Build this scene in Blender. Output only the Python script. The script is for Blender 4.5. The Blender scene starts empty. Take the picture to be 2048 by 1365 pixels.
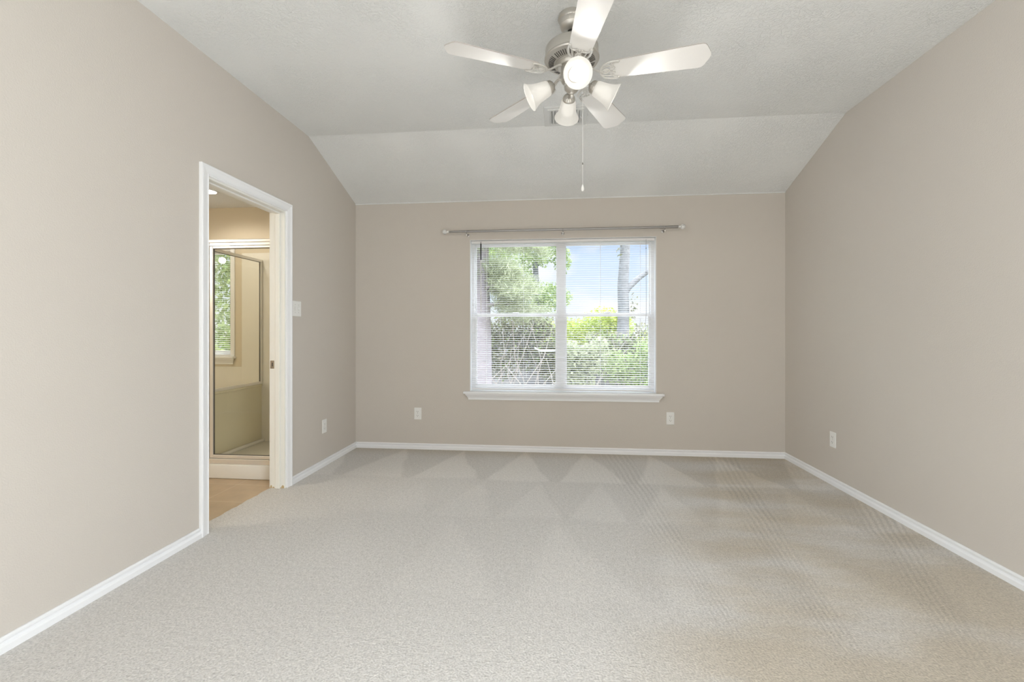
import bpy, bmesh, math, random
import numpy as np
from mathutils import Vector, Matrix
from mathutils.geometry import tessellate_polygon

S = bpy.context.scene
COL = S.collection
PI = math.pi
random.seed(7)
RNG = np.random.default_rng(11)

# ------------------------------------------------------------------ room numbers (metres)
LX, RX = -1.989, 2.096          # left / right wall faces
BY = 4.29                       # window wall face
FY = -2.30                      # wall behind the camera
CZ, EZ = 2.745, 2.438           # flat ceiling, ceiling height at the window wall
KY = 3.434                      # crease where the ceiling starts to slope
BX = LX - 0.117                 # bathroom side of the left wall
EYE = 1.158

# ------------------------------------------------------------------ camera, sky, sun, exposure
cam = bpy.data.cameras.new('camera'); cam.sensor_width = 36.0
cam.lens = 36.0 * 889.78 / 2048.0
cam.shift_y = -18.35 / 2048.0
cam.clip_start = 0.05
co = bpy.data.objects.new('camera', cam); COL.objects.link(co)
co.location = (0, 0, EYE); co.rotation_euler = (PI / 2, 0, 0.09624)
S.camera = co
S.view_settings.view_transform = 'Standard'
S.view_settings.look = 'None'
S.view_settings.exposure = 0.22
S.view_settings.gamma = 1.0
S.view_settings.use_curve_mapping = False
S.cycles.max_bounces = 12
S.cycles.diffuse_bounces = 6
S.cycles.transparent_max_bounces = 24
S.cycles.sample_clamp_indirect = 6.0

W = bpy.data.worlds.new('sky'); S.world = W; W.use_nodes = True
nt = W.node_tree; nt.nodes.clear()
out = nt.nodes.new('ShaderNodeOutputWorld'); bg = nt.nodes.new('ShaderNodeBackground')
tc = nt.nodes.new('ShaderNodeTexCoord'); sx = nt.nodes.new('ShaderNodeSeparateXYZ')
rmp = nt.nodes.new('ShaderNodeValToRGB')
e = rmp.color_ramp.elements
e[0].position = 0.0; e[0].color = (0.92, 0.95, 1.0, 1)
e[1].position = 0.6; e[1].color = (0.72, 0.83, 1.0, 1)
q = e.new(0.09); q.color = (0.74, 0.85, 1.0, 1)
q = e.new(0.2); q.color = (0.58, 0.73, 1.0, 1)
nz = nt.nodes.new('ShaderNodeTexNoise'); nz.inputs['Scale'].default_value = 5.0; nz.inputs['Detail'].default_value = 6
mpw = nt.nodes.new('ShaderNodeMapping'); mpw.inputs['Scale'].default_value = (1, 1, 2.0); mpw.inputs['Location'].default_value = (0.37, 0.0, 0.15)
cr = nt.nodes.new('ShaderNodeValToRGB'); cr.color_ramp.elements[0].position = 0.47; cr.color_ramp.elements[1].position = 0.62
mx = nt.nodes.new('ShaderNodeMix'); mx.data_type = 'RGBA'; mx.inputs[7].default_value = (0.97, 0.96, 1.0, 1)
L = nt.links.new
L(tc.outputs['Generated'], sx.inputs[0]); L(sx.outputs['Z'], rmp.inputs[0])
L(tc.outputs['Generated'], mpw.inputs[0]); L(mpw.outputs[0], nz.inputs['Vector'])
L(nz.outputs[0], cr.inputs[0]); L(cr.outputs[0], mx.inputs[0]); L(rmp.outputs[0], mx.inputs[6])
L(mx.outputs[2], bg.inputs[0]); L(bg.outputs[0], out.inputs[0])
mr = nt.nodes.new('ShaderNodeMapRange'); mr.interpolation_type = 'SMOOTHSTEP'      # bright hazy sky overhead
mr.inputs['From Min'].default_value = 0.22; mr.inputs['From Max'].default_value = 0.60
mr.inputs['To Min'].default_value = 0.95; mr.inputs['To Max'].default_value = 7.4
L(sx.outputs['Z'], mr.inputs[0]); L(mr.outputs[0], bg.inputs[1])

sun = bpy.data.lights.new('sun', 'SUN'); sun.energy = 3.0; sun.angle = 0.01; sun.color = (1.0, 0.95, 0.86)
so = bpy.data.objects.new('sun', sun); COL.objects.link(so)
so.rotation_euler = Vector((-0.50, 0.38, -0.78)).to_track_quat('-Z', 'Y').to_euler()

# added fill lights, set in two invented side-window openings behind the camera
def added_fill(name, x, z, w, h, y, power, rot=(PI / 2, 0, 0), col=(0.90, 0.955, 1.0)):
    a = bpy.data.lights.new(name, 'AREA'); a.shape = 'RECTANGLE'; a.size = w; a.size_y = h
    a.energy = power; a.color = col; a.spread = math.radians(130)
    o = bpy.data.objects.new(name, a); COL.objects.link(o)
    o.location = (x, y, z); o.rotation_euler = rot
    return o
SWY0, SWY1, SWZ0, SWZ1 = -2.15, -0.65, 0.45, 2.25  # unseen wall openings, added to hold the fill lights
added_fill('added_fill', RX + 0.11, (SWZ0 + SWZ1) / 2, SWY1 - SWY0, SWZ1 - SWZ0, (SWY0 + SWY1) / 2, 93, (PI / 2 - 0.30, 0, PI / 2))
added_fill('added_fill', LX - 0.11, (SWZ0 + SWZ1) / 2, SWY1 - SWY0, SWZ1 - SWZ0, (SWY0 + SWY1) / 2, 93, (PI / 2 - 0.30, 0, -PI / 2))

BULB = 2.2
LAMP = 3.8

# ------------------------------------------------------------------ materials
def mat(name, col, rough=0.5, metal=0.0, bump=None, vary=None, spec=0.5, coat=0.0, translucent=0.0):
    """bump=(scale, strength, distance) noise bump; vary=(scale, other colour, amount)"""
    m = bpy.data.materials.new(name); m.use_nodes = True
    t = m.node_tree; b = t.nodes['Principled BSDF']
    b.inputs['Base Color'].default_value = (*col, 1); b.inputs['Roughness'].default_value = rough
    b.inputs['Metallic'].default_value = metal; b.inputs['Specular IOR Level'].default_value = spec
    b.inputs['Coat Weight'].default_value = coat
    tcn = t.nodes.new('ShaderNodeTexCoord')
    if bump:
        n = t.nodes.new('ShaderNodeTexNoise'); n.inputs['Scale'].default_value = bump[0]; n.inputs['Detail'].default_value = 3
        bp = t.nodes.new('ShaderNodeBump'); bp.inputs['Strength'].default_value = bump[1]; bp.inputs['Distance'].default_value = bump[2]
        t.links.new(tcn.outputs['Object'], n.inputs['Vector']); t.links.new(n.outputs[0], bp.inputs['Height'])
        t.links.new(bp.outputs[0], b.inputs['Normal'])
    if vary:
        n = t.nodes.new('ShaderNodeTexNoise'); n.inputs['Scale'].default_value = vary[0]; n.inputs['Detail'].default_value = 4
        mm = t.nodes.new('ShaderNodeMix'); mm.data_type = 'RGBA'
        mm.inputs[6].default_value = (*col, 1); mm.inputs[7].default_value = (*vary[1], 1)
        rr = t.nodes.new('ShaderNodeMapRange'); rr.inputs['From Min'].default_value = 0.35; rr.inputs['From Max'].default_value = 0.65
        rr.inputs['To Max'].default_value = vary[2]
        t.links.new(tcn.outputs['Object'], n.inputs['Vector']); t.links.new(n.outputs[0], rr.inputs[0])
        t.links.new(rr.outputs[0], mm.inputs[0]); t.links.new(mm.outputs[2], b.inputs['Base Color'])
    if translucent:
        o = t.nodes['Material Output']; ms = t.nodes.new('ShaderNodeMixShader'); tr = t.nodes.new('ShaderNodeBsdfTranslucent')
        tr.inputs[0].default_value = (*col, 1); ms.inputs[0].default_value = translucent
        t.links.new(b.outputs[0], ms.inputs[1]); t.links.new(tr.outputs[0], ms.inputs[2]); t.links.new(ms.outputs[0], o.inputs[0])
    return m

M = {}
M['wall'] = mat('beige_paint', (0.605, 0.565, 0.513), 0.75, bump=(170, 0.25, 0.004), vary=(0.8, (0.595, 0.55, 0.50), 0.5), spec=0.25)
M['bathwall'] = mat('tan_paint', (0.65, 0.575, 0.44), 0.7, bump=(170, 0.2, 0.003), spec=0.25)
M['trim'] = mat('white_gloss_trim', (0.86, 0.87, 0.885), 0.35)
M['jamb'] = mat('worn_white_jamb', (0.83, 0.83, 0.79), 0.45)
M['vinyl'] = mat('white_window_frame', (0.78, 0.77, 0.76), 0.4)
M['slat'] = mat('white_blind_slat', (0.86, 0.86, 0.86), 0.45, translucent=0.08)
M['plastic'] = mat('white_plastic', (0.83, 0.83, 0.81), 0.35)
M['slot'] = mat('dark_slot', (0.12, 0.11, 0.10), 0.6)
M['grey'] = mat('grey_plastic', (0.45, 0.45, 0.43), 0.5)
M['ductgrey'] = mat('duct_grey', (0.42, 0.43, 0.42), 0.7)
M['black'] = mat('black_metal', (0.02, 0.02, 0.02), 0.4)
M['cord'] = mat('white_cord', (0.82, 0.82, 0.80), 0.7)
M['darkcord'] = mat('grey_cord', (0.22, 0.22, 0.22), 0.7)
M['nickel'] = mat('brushed_nickel', (0.62, 0.60, 0.56), 0.38, metal=0.85, bump=(300, 0.05, 0.001))
M['rodmetal'] = mat('dark_satin_rod', (0.36, 0.35, 0.34), 0.3, metal=0.9)
M['chrome'] = mat('satin_chrome', (0.86, 0.85, 0.83), 0.32, metal=0.6)
M['blade'] = mat('white_fan_blade', (0.88, 0.87, 0.85), 0.35)
M['bladeedge'] = mat('shaded_blade_edge', (0.50, 0.47, 0.44), 0.5)  # taupe paints in the shade on the rim of the white blades
M['iron'] = mat('pewter_white_iron', (0.70, 0.69, 0.66), 0.35, metal=0.35)
M['pan'] = mat('white_acrylic', (0.80, 0.79, 0.75), 0.25)
M['kneewall'] = mat('cream_cultured_marble', (0.72, 0.68, 0.52), 0.22, vary=(3.0, (0.67, 0.63, 0.48), 0.6))
M['surround'] = mat('pale_cultured_marble', (0.82, 0.80, 0.74), 0.2, vary=(2.0, (0.78, 0.76, 0.69), 0.5))
M['strike'] = mat('dull_brass_plate', (0.42, 0.38, 0.33), 0.35, metal=0.8)
M['vent'] = mat('white_enamel_vent', (0.70, 0.71, 0.70), 0.5)
M['fence'] = mat('weathered_fence', (0.28, 0.27, 0.28), 0.9, vary=(6.0, (0.30, 0.28, 0.28), 0.8))
M['ground'] = mat('leaf_litter_ground', (0.24, 0.23, 0.22), 0.95, vary=(4.0, (0.20, 0.22, 0.14), 0.8))
M['bark'] = mat('grey_bark', (0.22, 0.22, 0.22), 0.95, bump=(18, 0.6, 0.02), vary=(9, (0.16, 0.16, 0.16), 0.8))
M['barkpink'] = mat('pinkish_pine_bark', (0.38, 0.33, 0.34), 0.95, bump=(14, 0.6, 0.02), vary=(8, (0.32, 0.28, 0.29), 0.8))
M['pvc'] = mat('white_hammock_cloth', (0.85, 0.85, 0.86), 0.6)
M['siding'] = mat('exterior_brick', (0.45, 0.33, 0.27), 0.9)

def ceiling_mat():
    m = bpy.data.materials.new('textured_white_ceiling'); m.use_nodes = True
    t = m.node_tree; b = t.nodes['Principled BSDF']
    b.inputs['Base Color'].default_value = (0.81, 0.825, 0.82, 1); b.inputs['Roughness'].default_value = 0.85
    b.inputs['Specular IOR Level'].default_value = 0.2
    tcn = t.nodes.new('ShaderNodeTexCoord')
    v = t.nodes.new('ShaderNodeTexNoise'); v.inputs['Scale'].default_value = 46; v.inputs['Detail'].default_value = 3; v.inputs['Distortion'].default_value = 1.6
    r = t.nodes.new('ShaderNodeValToRGB'); r.color_ramp.elements[0].position = 0.43; r.color_ramp.elements[1].position = 0.56
    n2 = t.nodes.new('ShaderNodeTexNoise'); n2.inputs['Scale'].default_value = 2.2; n2.inputs['Detail'].default_value = 2
    r2 = t.nodes.new('ShaderNodeMapRange'); r2.inputs['From Min'].default_value = 0.35; r2.inputs['From Max'].default_value = 0.7; r2.inputs['To Min'].default_value = 0.15
    mu = t.nodes.new('ShaderNodeMath'); mu.operation = 'MULTIPLY'
    bp = t.nodes.new('ShaderNodeBump'); bp.inputs['Strength'].default_value = 0.6; bp.inputs['Distance'].default_value = 0.006
    l = t.links.new
    l(tcn.outputs['Object'], v.inputs['Vector']); l(v.outputs[0], r.inputs[0]); l(tcn.outputs['Object'], n2.inputs['Vector'])
    l(n2.outputs[0], r2.inputs[0]); l(r.outputs[0], mu.inputs[0]); l(r2.outputs[0], mu.inputs[1]); l(mu.outputs[0], bp.inputs['Height'])
    l(bp.outputs[0], b.inputs['Normal'])
    return m
M['ceiling'] = ceiling_mat()

def node_math(t, op, a, b=None, c=None, clamp=False):
    n = t.nodes.new('ShaderNodeMath'); n.operation = op; n.use_clamp = clamp
    for i, v in enumerate((a, b, c)):
        if v is None: continue
        if isinstance(v, (int, float)): n.inputs[i].default_value = v
        else: t.links.new(v, n.inputs[i])
    return n.outputs[0]

def smooth(t, x, lo, hi):
    n = t.nodes.new('ShaderNodeMapRange'); n.interpolation_type = 'SMOOTHSTEP'
    n.inputs['From Min'].default_value = lo; n.inputs['From Max'].default_value = hi
    t.links.new(x, n.inputs[0]); return n.outputs[0]

def carpet_mat():
    m = bpy.data.materials.new('cream_carpet'); m.use_nodes = True
    t = m.node_tree; b = t.nodes['Principled BSDF']; l = t.links.new
    b.inputs['Roughness'].default_value = 1.0; b.inputs['Specular IOR Level'].default_value = 0.05
    b.inputs['Sheen Weight'].default_value = 0.15
    tcn = t.nodes.new('ShaderNodeTexCoord'); sp = t.nodes.new('ShaderNodeSeparateXYZ'); l(tcn.outputs['Object'], sp.inputs[0])
    # gently warped coordinates for the vacuum strokes
    wn = t.nodes.new('ShaderNodeTexNoise'); wn.inputs['Scale'].default_value = 2.0; l(tcn.outputs['Object'], wn.inputs['Vector'])
    wob = node_math(t, 'MULTIPLY', node_math(t, 'SUBTRACT', wn.outputs[0], 0.5), 0.12)
    x = node_math(t, 'ADD', sp.outputs[0], wob); y = node_math(t, 'ADD', sp.outputs[1], wob)
    def strokes(period, x0, ytop, length, ymin, soft, skew=0.0):
        xx = node_math(t, 'ADD', x, node_math(t, 'MULTIPLY', node_math(t, 'SUBTRACT', ytop, y), skew))
        fr = node_math(t, 'FRACT', node_math(t, 'DIVIDE', node_math(t, 'SUBTRACT', xx, x0), period))
        a = node_math(t, 'MULTIPLY', node_math(t, 'ABSOLUTE', node_math(t, 'SUBTRACT', fr, 0.5)), 2.0)
        tt = node_math(t, 'DIVIDE', node_math(t, 'SUBTRACT', ytop, y), length)
        d = node_math(t, 'SUBTRACT', tt, a)
        lit = smooth(t, d, -soft, soft)
        ins = node_math(t, 'MULTIPLY', smooth(t, y, ymin, ymin + 0.06), smooth(t, y, ytop + 0.08, ytop + 0.02))
        return lit, ins
    litA, insA = strokes(0.585, 0.0, 4.27, 0.95, 3.42, 0.07)
    litB, insB = strokes(0.44, 0.12, 3.42, 0.75, 2.72, 0.10, 0.1)
    litC, insC = strokes(0.62, 0.3, 2.72, 0.95, 1.9, 0.16, -0.15)
    def band(lit, ins, amp):
        return node_math(t, 'MULTIPLY', node_math(t, 'MULTIPLY', node_math(t, 'SUBTRACT', lit, 0.5), ins), amp)
    # strokes are clearest on the right half
    rightw = smooth(t, sp.outputs[0], -1.9, 0.6)
    nap = node_math(t, 'ADD', band(litA, insA, 0.15), node_math(t, 'MULTIPLY', node_math(t, 'ADD', band(litB, insB, 0.08), band(litC, insC, 0.07)), rightw))
    # combed lines left by the vacuum brush, fanning out from where the cleaner stood
    th = node_math(t, 'ADD', node_math(t, 'ARCTAN2', node_math(t, 'SUBTRACT', sp.outputs[0], 0.75), node_math(t, 'SUBTRACT', sp.outputs[1], 0.1)), node_math(t, 'MULTIPLY', wob, 0.12))
    frc = node_math(t, 'FRACT', node_math(t, 'DIVIDE', node_math(t, 'ADD', th, 3.0), 0.23))
    combedge = node_math(t, 'MULTIPLY', smooth(t, frc, 0.60, 0.80), smooth(t, frc, 1.0, 0.97))
    wv = t.nodes.new('ShaderNodeMath'); wv.operation = 'SINE'
    l(node_math(t, 'MULTIPLY', th, 2 * PI / 0.0112), wv.inputs[0])
    bn = t.nodes.new('ShaderNodeTexNoise'); bn.inputs['Scale'].default_value = 1.6; l(tcn.outputs['Object'], bn.inputs['Vector'])
    cw = node_math(t, 'ADD', node_math(t, 'MULTIPLY', smooth(t, bn.outputs[0], 0.50, 0.62), 0.6), combedge)
    far = node_math(t, 'MULTIPLY', smooth(t, sp.outputs[1], 1.3, 2.0), smooth(t, sp.outputs[0], -0.4, 0.9))
    comb = node_math(t, 'SUBTRACT', node_math(t, 'MULTIPLY', node_math(t, 'MULTIPLY', wv.outputs[0], cw), node_math(t, 'MULTIPLY', far, 0.055)),
                     node_math(t, 'MULTIPLY', node_math(t, 'MULTIPLY', combedge, far), 0.035))
    # large soft soiling and pile unevenness
    g = t.nodes.new('ShaderNodeTexNoise'); g.inputs['Scale'].default_value = 1.3; g.inputs['Detail'].default_value = 5
    mp = t.nodes.new('ShaderNodeMapping'); mp.inputs['Scale'].default_value = (0.7, 1.9, 1); mp.inputs['Location'].default_value = (3.1, 1.2, 0)
    l(tcn.outputs['Object'], mp.inputs[0]); l(mp.outputs[0], g.inputs['Vector'])
    soil = node_math(t, 'MULTIPLY', smooth(t, g.outputs[0], 0.34, 0.62), smooth(t, node_math(t, 'SUBTRACT', sp.outputs[0], node_math(t, 'MULTIPLY', sp.outputs[1], 0.31)), -0.45, 0.25))
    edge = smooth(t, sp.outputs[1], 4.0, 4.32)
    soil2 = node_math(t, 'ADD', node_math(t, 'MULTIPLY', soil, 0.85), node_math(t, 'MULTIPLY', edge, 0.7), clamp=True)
    # fine tufts
    f1 = t.nodes.new('ShaderNodeTexNoise'); f1.inputs['Scale'].default_value = 130; f1.inputs['Detail'].default_value = 2
    f2 = t.nodes.new('ShaderNodeTexNoise'); f2.inputs['Scale'].default_value = 46; f2.inputs['Detail'].default_value = 3
    l(tcn.outputs['Object'], f1.inputs['Vector']); l(tcn.outputs['Object'], f2.inputs['Vector'])
    tuft = node_math(t, 'ADD', node_math(t, 'MULTIPLY', node_math(t, 'SUBTRACT', f1.outputs[0], 0.5), 0.85),
                     node_math(t, 'MULTIPLY', node_math(t, 'SUBTRACT', f2.outputs[0], 0.5), 0.35))
    val = node_math(t, 'ADD', node_math(t, 'ADD', nap, comb), node_math(t, 'ADD', tuft, 1.0))
    mc = t.nodes.new('ShaderNodeMix'); mc.data_type = 'RGBA'
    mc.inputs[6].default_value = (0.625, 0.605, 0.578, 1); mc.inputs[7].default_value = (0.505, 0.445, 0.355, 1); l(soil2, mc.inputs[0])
    vm = t.nodes.new('ShaderNodeVectorMath'); vm.operation = 'SCALE'; l(mc.outputs[2], vm.inputs[0]); l(val, vm.inputs['Scale'])
    l(vm.outputs[0], b.inputs['Base Color'])
    bp = t.nodes.new('ShaderNodeBump'); bp.inputs['Strength'].default_value = 0.6; bp.inputs['Distance'].default_value = 0.008
    l(tuft, bp.inputs['Height']); l(bp.outputs[0], b.inputs['Normal'])
    return m
M['carpet'] = carpet_mat()

def tile_mat():
    m = bpy.data.materials.new('tan_stone_tile'); m.use_nodes = True
    t = m.node_tree; b = t.nodes['Principled BSDF']; l = t.links.new
    b.inputs['Roughness'].default_value = 0.4
    tcn = t.nodes.new('ShaderNodeTexCoord'); br = t.nodes.new('ShaderNodeTexBrick')
    br.offset = 0.0; br.inputs['Scale'].default_value = 1.0; br.inputs['Brick Width'].default_value = 0.33; br.inputs['Row Height'].default_value = 0.33
    br.inputs['Mortar Size'].default_value = 0.004
    br.inputs['Color1'].default_value = (0.50, 0.38, 0.245, 1); br.inputs['Color2'].default_value = (0.55, 0.42, 0.28, 1); br.inputs['Mortar'].default_value = (0.60, 0.50, 0.37, 1)
    mp = t.nodes.new('ShaderNodeMapping'); mp.inputs['Location'].default_value = (0.1, 0.12, 0)
    n = t.nodes.new('ShaderNodeTexNoise'); n.inputs['Scale'].default_value = 9; n.inputs['Detail'].default_value = 6
    mm = t.nodes.new('ShaderNodeMix'); mm.data_type = 'RGBA'; mm.blend_type = 'MULTIPLY'; mm.inputs[0].default_value = 0.5
    r = t.nodes.new('ShaderNodeMapRange'); r.inputs['To Min'].default_value = 0.6; r.inputs['To Max'].default_value = 1.4
    l(tcn.outputs['Object'], mp.inputs[0]); l(mp.outputs[0], br.inputs['Vector']); l(tcn.outputs['Object'], n.inputs['Vector'])
    l(n.outputs[0], r.inputs[0]); l(br.outputs[0], mm.inputs[6]); l(r.outputs[0], mm.inputs[7]); l(mm.outputs[2], b.inputs['Base Color'])
    return m
M['tile'] = tile_mat()

def glass_mat(name, tint, gloss):
    m = bpy.data.materials.new(name); m.use_nodes = True
    t = m.node_tree; t.nodes.remove(t.nodes['Principled BSDF']); o = t.nodes['Material Output']
    tr = t.nodes.new('ShaderNodeBsdfTransparent'); tr.inputs[0].default_value = (*tint, 1)
    g = t.nodes.new('ShaderNodeBsdfGlossy'); g.inputs['Roughness'].default_value = 0.01
    fr = t.nodes.new('ShaderNodeLayerWeight'); fr.inputs[0].default_value = 0.5
    mu = node_math(t, 'MULTIPLY', node_math(t, 'ADD', node_math(t, 'MULTIPLY', node_math(t, 'POWER', fr.outputs['Facing'], 5.0), 0.9), 0.04), gloss)
    ms = t.nodes.new('ShaderNodeMixShader'); t.links.new(mu, ms.inputs[0]); t.links.new(tr.outputs[0], ms.inputs[1]); t.links.new(g.outputs[0], ms.inputs[2])
    t.links.new(ms.outputs[0], o.inputs[0])
    return m
M['pane'] = glass_mat('window_glass', (0.97, 0.98, 0.98), 0.35)
M['showerglass'] = glass_mat('shower_glass', (0.985, 0.985, 0.96), 0.9)
M['crystal'] = mat('clear_crystal', (0.92, 0.93, 0.93), 0.05)
M['crystal'].node_tree.nodes['Principled BSDF'].inputs['Transmission Weight'].default_value = 0.55

def emit_mat(name, col, s):
    m = bpy.data.materials.new(name); m.use_nodes = True
    b = m.node_tree.nodes['Principled BSDF']; b.inputs['Base Color'].default_value = (0.8, 0.8, 0.8, 1)
    b.inputs['Emission Color'].default_value = (*col, 1); b.inputs['Emission Strength'].default_value = s
    return m
M['bulb'] = emit_mat('lit_bulb', (1.0, 0.97, 0.93), BULB)
M['bathbulb'] = emit_mat('lit_vanity_globe', (1.0, 0.93, 0.82), 60.0)
M['bathlens'] = emit_mat('lit_recessed_lens', (1.0, 0.93, 0.86), 10.0)

def shade_mat():
    m = bpy.data.materials.new('frosted_lamp_glass'); m.use_nodes = True
    t = m.node_tree; b = t.nodes['Principled BSDF']; o = t.nodes['Material Output']; l = t.links.new
    b.inputs['Base Color'].default_value = (0.85, 0.84, 0.80, 1); b.inputs['Roughness'].default_value = 0.3
    b.inputs['Emission Color'].default_value = (1.0, 0.96, 0.88, 1); b.inputs['Emission Strength'].default_value = 0.56
    tl = t.nodes.new('ShaderNodeBsdfTranslucent'); tl.inputs[0].default_value = (0.03, 0.029, 0.027, 1)
    tp = t.nodes.new('ShaderNodeBsdfTransparent'); tp.inputs[0].default_value = (0.9, 0.88, 0.84, 1)
    a = t.nodes.new('ShaderNodeMixShader'); a.inputs[0].default_value = 0.45
    c = t.nodes.new('ShaderNodeMixShader'); c.inputs[0].default_value = 0.05
    l(b.outputs[0], a.inputs[1]); l(tl.outputs[0], a.inputs[2]); l(a.outputs[0], c.inputs[1]); l(tp.outputs[0], c.inputs[2]); l(c.outputs[0], o.inputs[0])
    return m
M['shade'] = shade_mat()

def leaf_mat(name, c1, c2, tl=0.45, rough=0.5):
    m = bpy.data.materials.new(name); m.use_nodes = True
    t = m.node_tree; b = t.nodes['Principled BSDF']; o = t.nodes['Material Output']; l = t.links.new
    b.inputs['Roughness'].default_value = rough; b.inputs['Specular IOR Level'].default_value = 0.3
    g = t.nodes.new('ShaderNodeNewGeometry'); mm = t.nodes.new('ShaderNodeMix'); mm.data_type = 'RGBA'
    mm.inputs[6].default_value = (*c1, 1); mm.inputs[7].default_value = (*c2, 1); l(g.outputs['Random Per Island'], mm.inputs[0])
    tr = t.nodes.new('ShaderNodeBsdfTranslucent'); ms = t.nodes.new('ShaderNodeMixShader'); ms.inputs[0].default_value = tl
    l(mm.outputs[2], b.inputs['Base Color']); l(mm.outputs[2], tr.inputs[0]); l(b.outputs[0], ms.inputs[1]); l(tr.outputs[0], ms.inputs[2]); l(ms.outputs[0], o.inputs[0])
    return m
M['pine'] = leaf_mat('pine_needles', (0.30, 0.33, 0.20), (0.52, 0.55, 0.36))
M['yellowleaf'] = leaf_mat('yellow_green_leaves', (0.32, 0.42, 0.07), (0.62, 0.66, 0.18))
M['greenleaf'] = leaf_mat('green_leaves', (0.20, 0.29, 0.10), (0.46, 0.53, 0.24))
M['darkleaf'] = leaf_mat('dark_vine_leaves', (0.14, 0.15, 0.08), (0.36, 0.34, 0.24))
M['twig'] = leaf_mat('brown_vine_stems', (0.40, 0.34, 0.31), (0.62, 0.56, 0.52), 0.1)

# ------------------------------------------------------------------ helpers
def ob(name, bm, material, parent=None, smooth_faces=False, loc=None, rot=None):
    me = bpy.data.meshes.new(name)
    if isinstance(bm, bmesh.types.BMesh):
        bmesh.ops.recalc_face_normals(bm, faces=bm.faces[:])
        bm.to_mesh(me); bm.free()
    for mm in (material if isinstance(material, (list, tuple)) else [material]): me.materials.append(mm)
    if smooth_faces:
        for p in me.polygons: p.use_smooth = True
        try: me.set_sharp_from_angle(angle=math.radians(38))
        except Exception: pass
    o = bpy.data.objects.new(name, me); COL.objects.link(o)
    if parent is not None: o.parent = parent
    if loc: o.location = loc
    if rot: o.rotation_euler = rot
    return o

def thing(name, label, cat, loc=(0, 0, 0), rot=(0, 0, 0), group=None, kind=None):
    o = bpy.data.objects.new(name, None); COL.objects.link(o); o.empty_display_size = 0.1
    o.location = loc; o.rotation_euler = rot
    o['label'] = label; o['category'] = cat
    if group: o['group'] = group
    if kind: o['kind'] = kind
    return o

def tag(o, label, cat, group=None, kind=None):
    o['label'] = label; o['category'] = cat
    if group: o['group'] = group
    if kind: o['kind'] = kind
    return o

def new(): return bmesh.new()

def box(bm, x0, x1, y0, y1, z0, z1, bev=0.0, mtx=None, mi=0):
    r = bmesh.ops.create_cube(bm, size=1.0)
    vs = r['verts']
    T = Matrix.Translation(((x0 + x1) / 2, (y0 + y1) / 2, (z0 + z1) / 2)) @ Matrix.Diagonal((x1 - x0, y1 - y0, z1 - z0, 1))
    bmesh.ops.transform(bm, matrix=T, verts=vs)
    fs = list({f for v in vs for f in v.link_faces})
    if bev > 0:
        es = list({ed for v in vs for ed in v.link_edges})
        rb = bmesh.ops.bevel(bm, geom=es, offset=bev, segments=2, affect='EDGES', profile=0.5)
        fs = list({f for f in rb['faces']} | {f for f in fs if f.is_valid})
        vs = list({v for f in fs for v in f.verts})
    for f in fs:
        if f.is_valid: f.material_index = mi
    if mtx is not None: bmesh.ops.transform(bm, matrix=mtx, verts=vs)
    return vs

def lathe(bm, prof, seg=32, mtx=None, flute=None, mi=0):
    """prof: list of (r, z). flute=(n, depth, i0, i1) ripples rows i0..i1"""
    rows = []
    for i, (r, z) in enumerate(prof):
        if r < 1e-6: rows.append([bm.verts.new((0, 0, z))])
        else:
            row = []
            for k in range(seg):
                a = 2 * PI * k / seg; rr = r
                if flute and flute[2] <= i <= flute[3]: rr = r * (1 + flute[1] * math.cos(flute[0] * a))
                row.append(bm.verts.new((rr * math.cos(a), rr * math.sin(a), z)))
            rows.append(row)
    fs = []
    for a, b in zip(rows, rows[1:]):
        if len(a) == 1 and len(b) == 1: continue
        for k in range(seg):
            k2 = (k + 1) % seg
            if len(a) == 1: fs.append(bm.faces.new((a[0], b[k2], b[k])))
            elif len(b) == 1: fs.append(bm.faces.new((a[k], a[k2], b[0])))
            else: fs.append(bm.faces.new((a[k], a[k2], b[k2], b[k])))
    vs = [v for r in rows for v in r]
    for f in fs: f.material_index = mi
    if mtx is not None: bmesh.ops.transform(bm, matrix=mtx, verts=vs)
    return vs

def tube(bm, pts, rad, seg=10, flat=1.0, up=Vector((0, 0, 1)), caps=True):
    """sweep an ellipse along pts; rad may be a list; flat scales it along the up direction"""
    pts = [Vector(p) for p in pts]; n = len(pts)
    rad = rad if isinstance(rad, (list, tuple)) else [rad] * n
    rows = []
    for i, p in enumerate(pts):
        d = (pts[min(i + 1, n - 1)] - pts[max(i - 1, 0)]).normalized()
        u = up if abs(d.dot(up)) < 0.95 else Vector((1, 0, 0))
        s = d.cross(u).normalized(); w = s.cross(d).normalized()
        rows.append([bm.verts.new(p + s * rad[i] * math.cos(2 * PI * k / seg) + w * rad[i] * flat * math.sin(2 * PI * k / seg)) for k in range(seg)])
    for a, b in zip(rows, rows[1:]):
        for k in range(seg): bm.faces.new((a[k], a[(k + 1) % seg], b[(k + 1) % seg], b[k]))
    if caps:
        bm.faces.new(rows[0]); bm.faces.new(rows[-1])
    return [v for r in rows for v in r]

def bez(p0, p1, p2, p3, n=12):
    p0, p1, p2, p3 = map(Vector, (p0, p1, p2, p3)); o = []
    for i in range(n + 1):
        t = i / n; o.append(p0 * (1 - t) ** 3 + p1 * 3 * t * (1 - t) ** 2 + p2 * 3 * t * t * (1 - t) + p3 * t ** 3)
    return o

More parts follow.
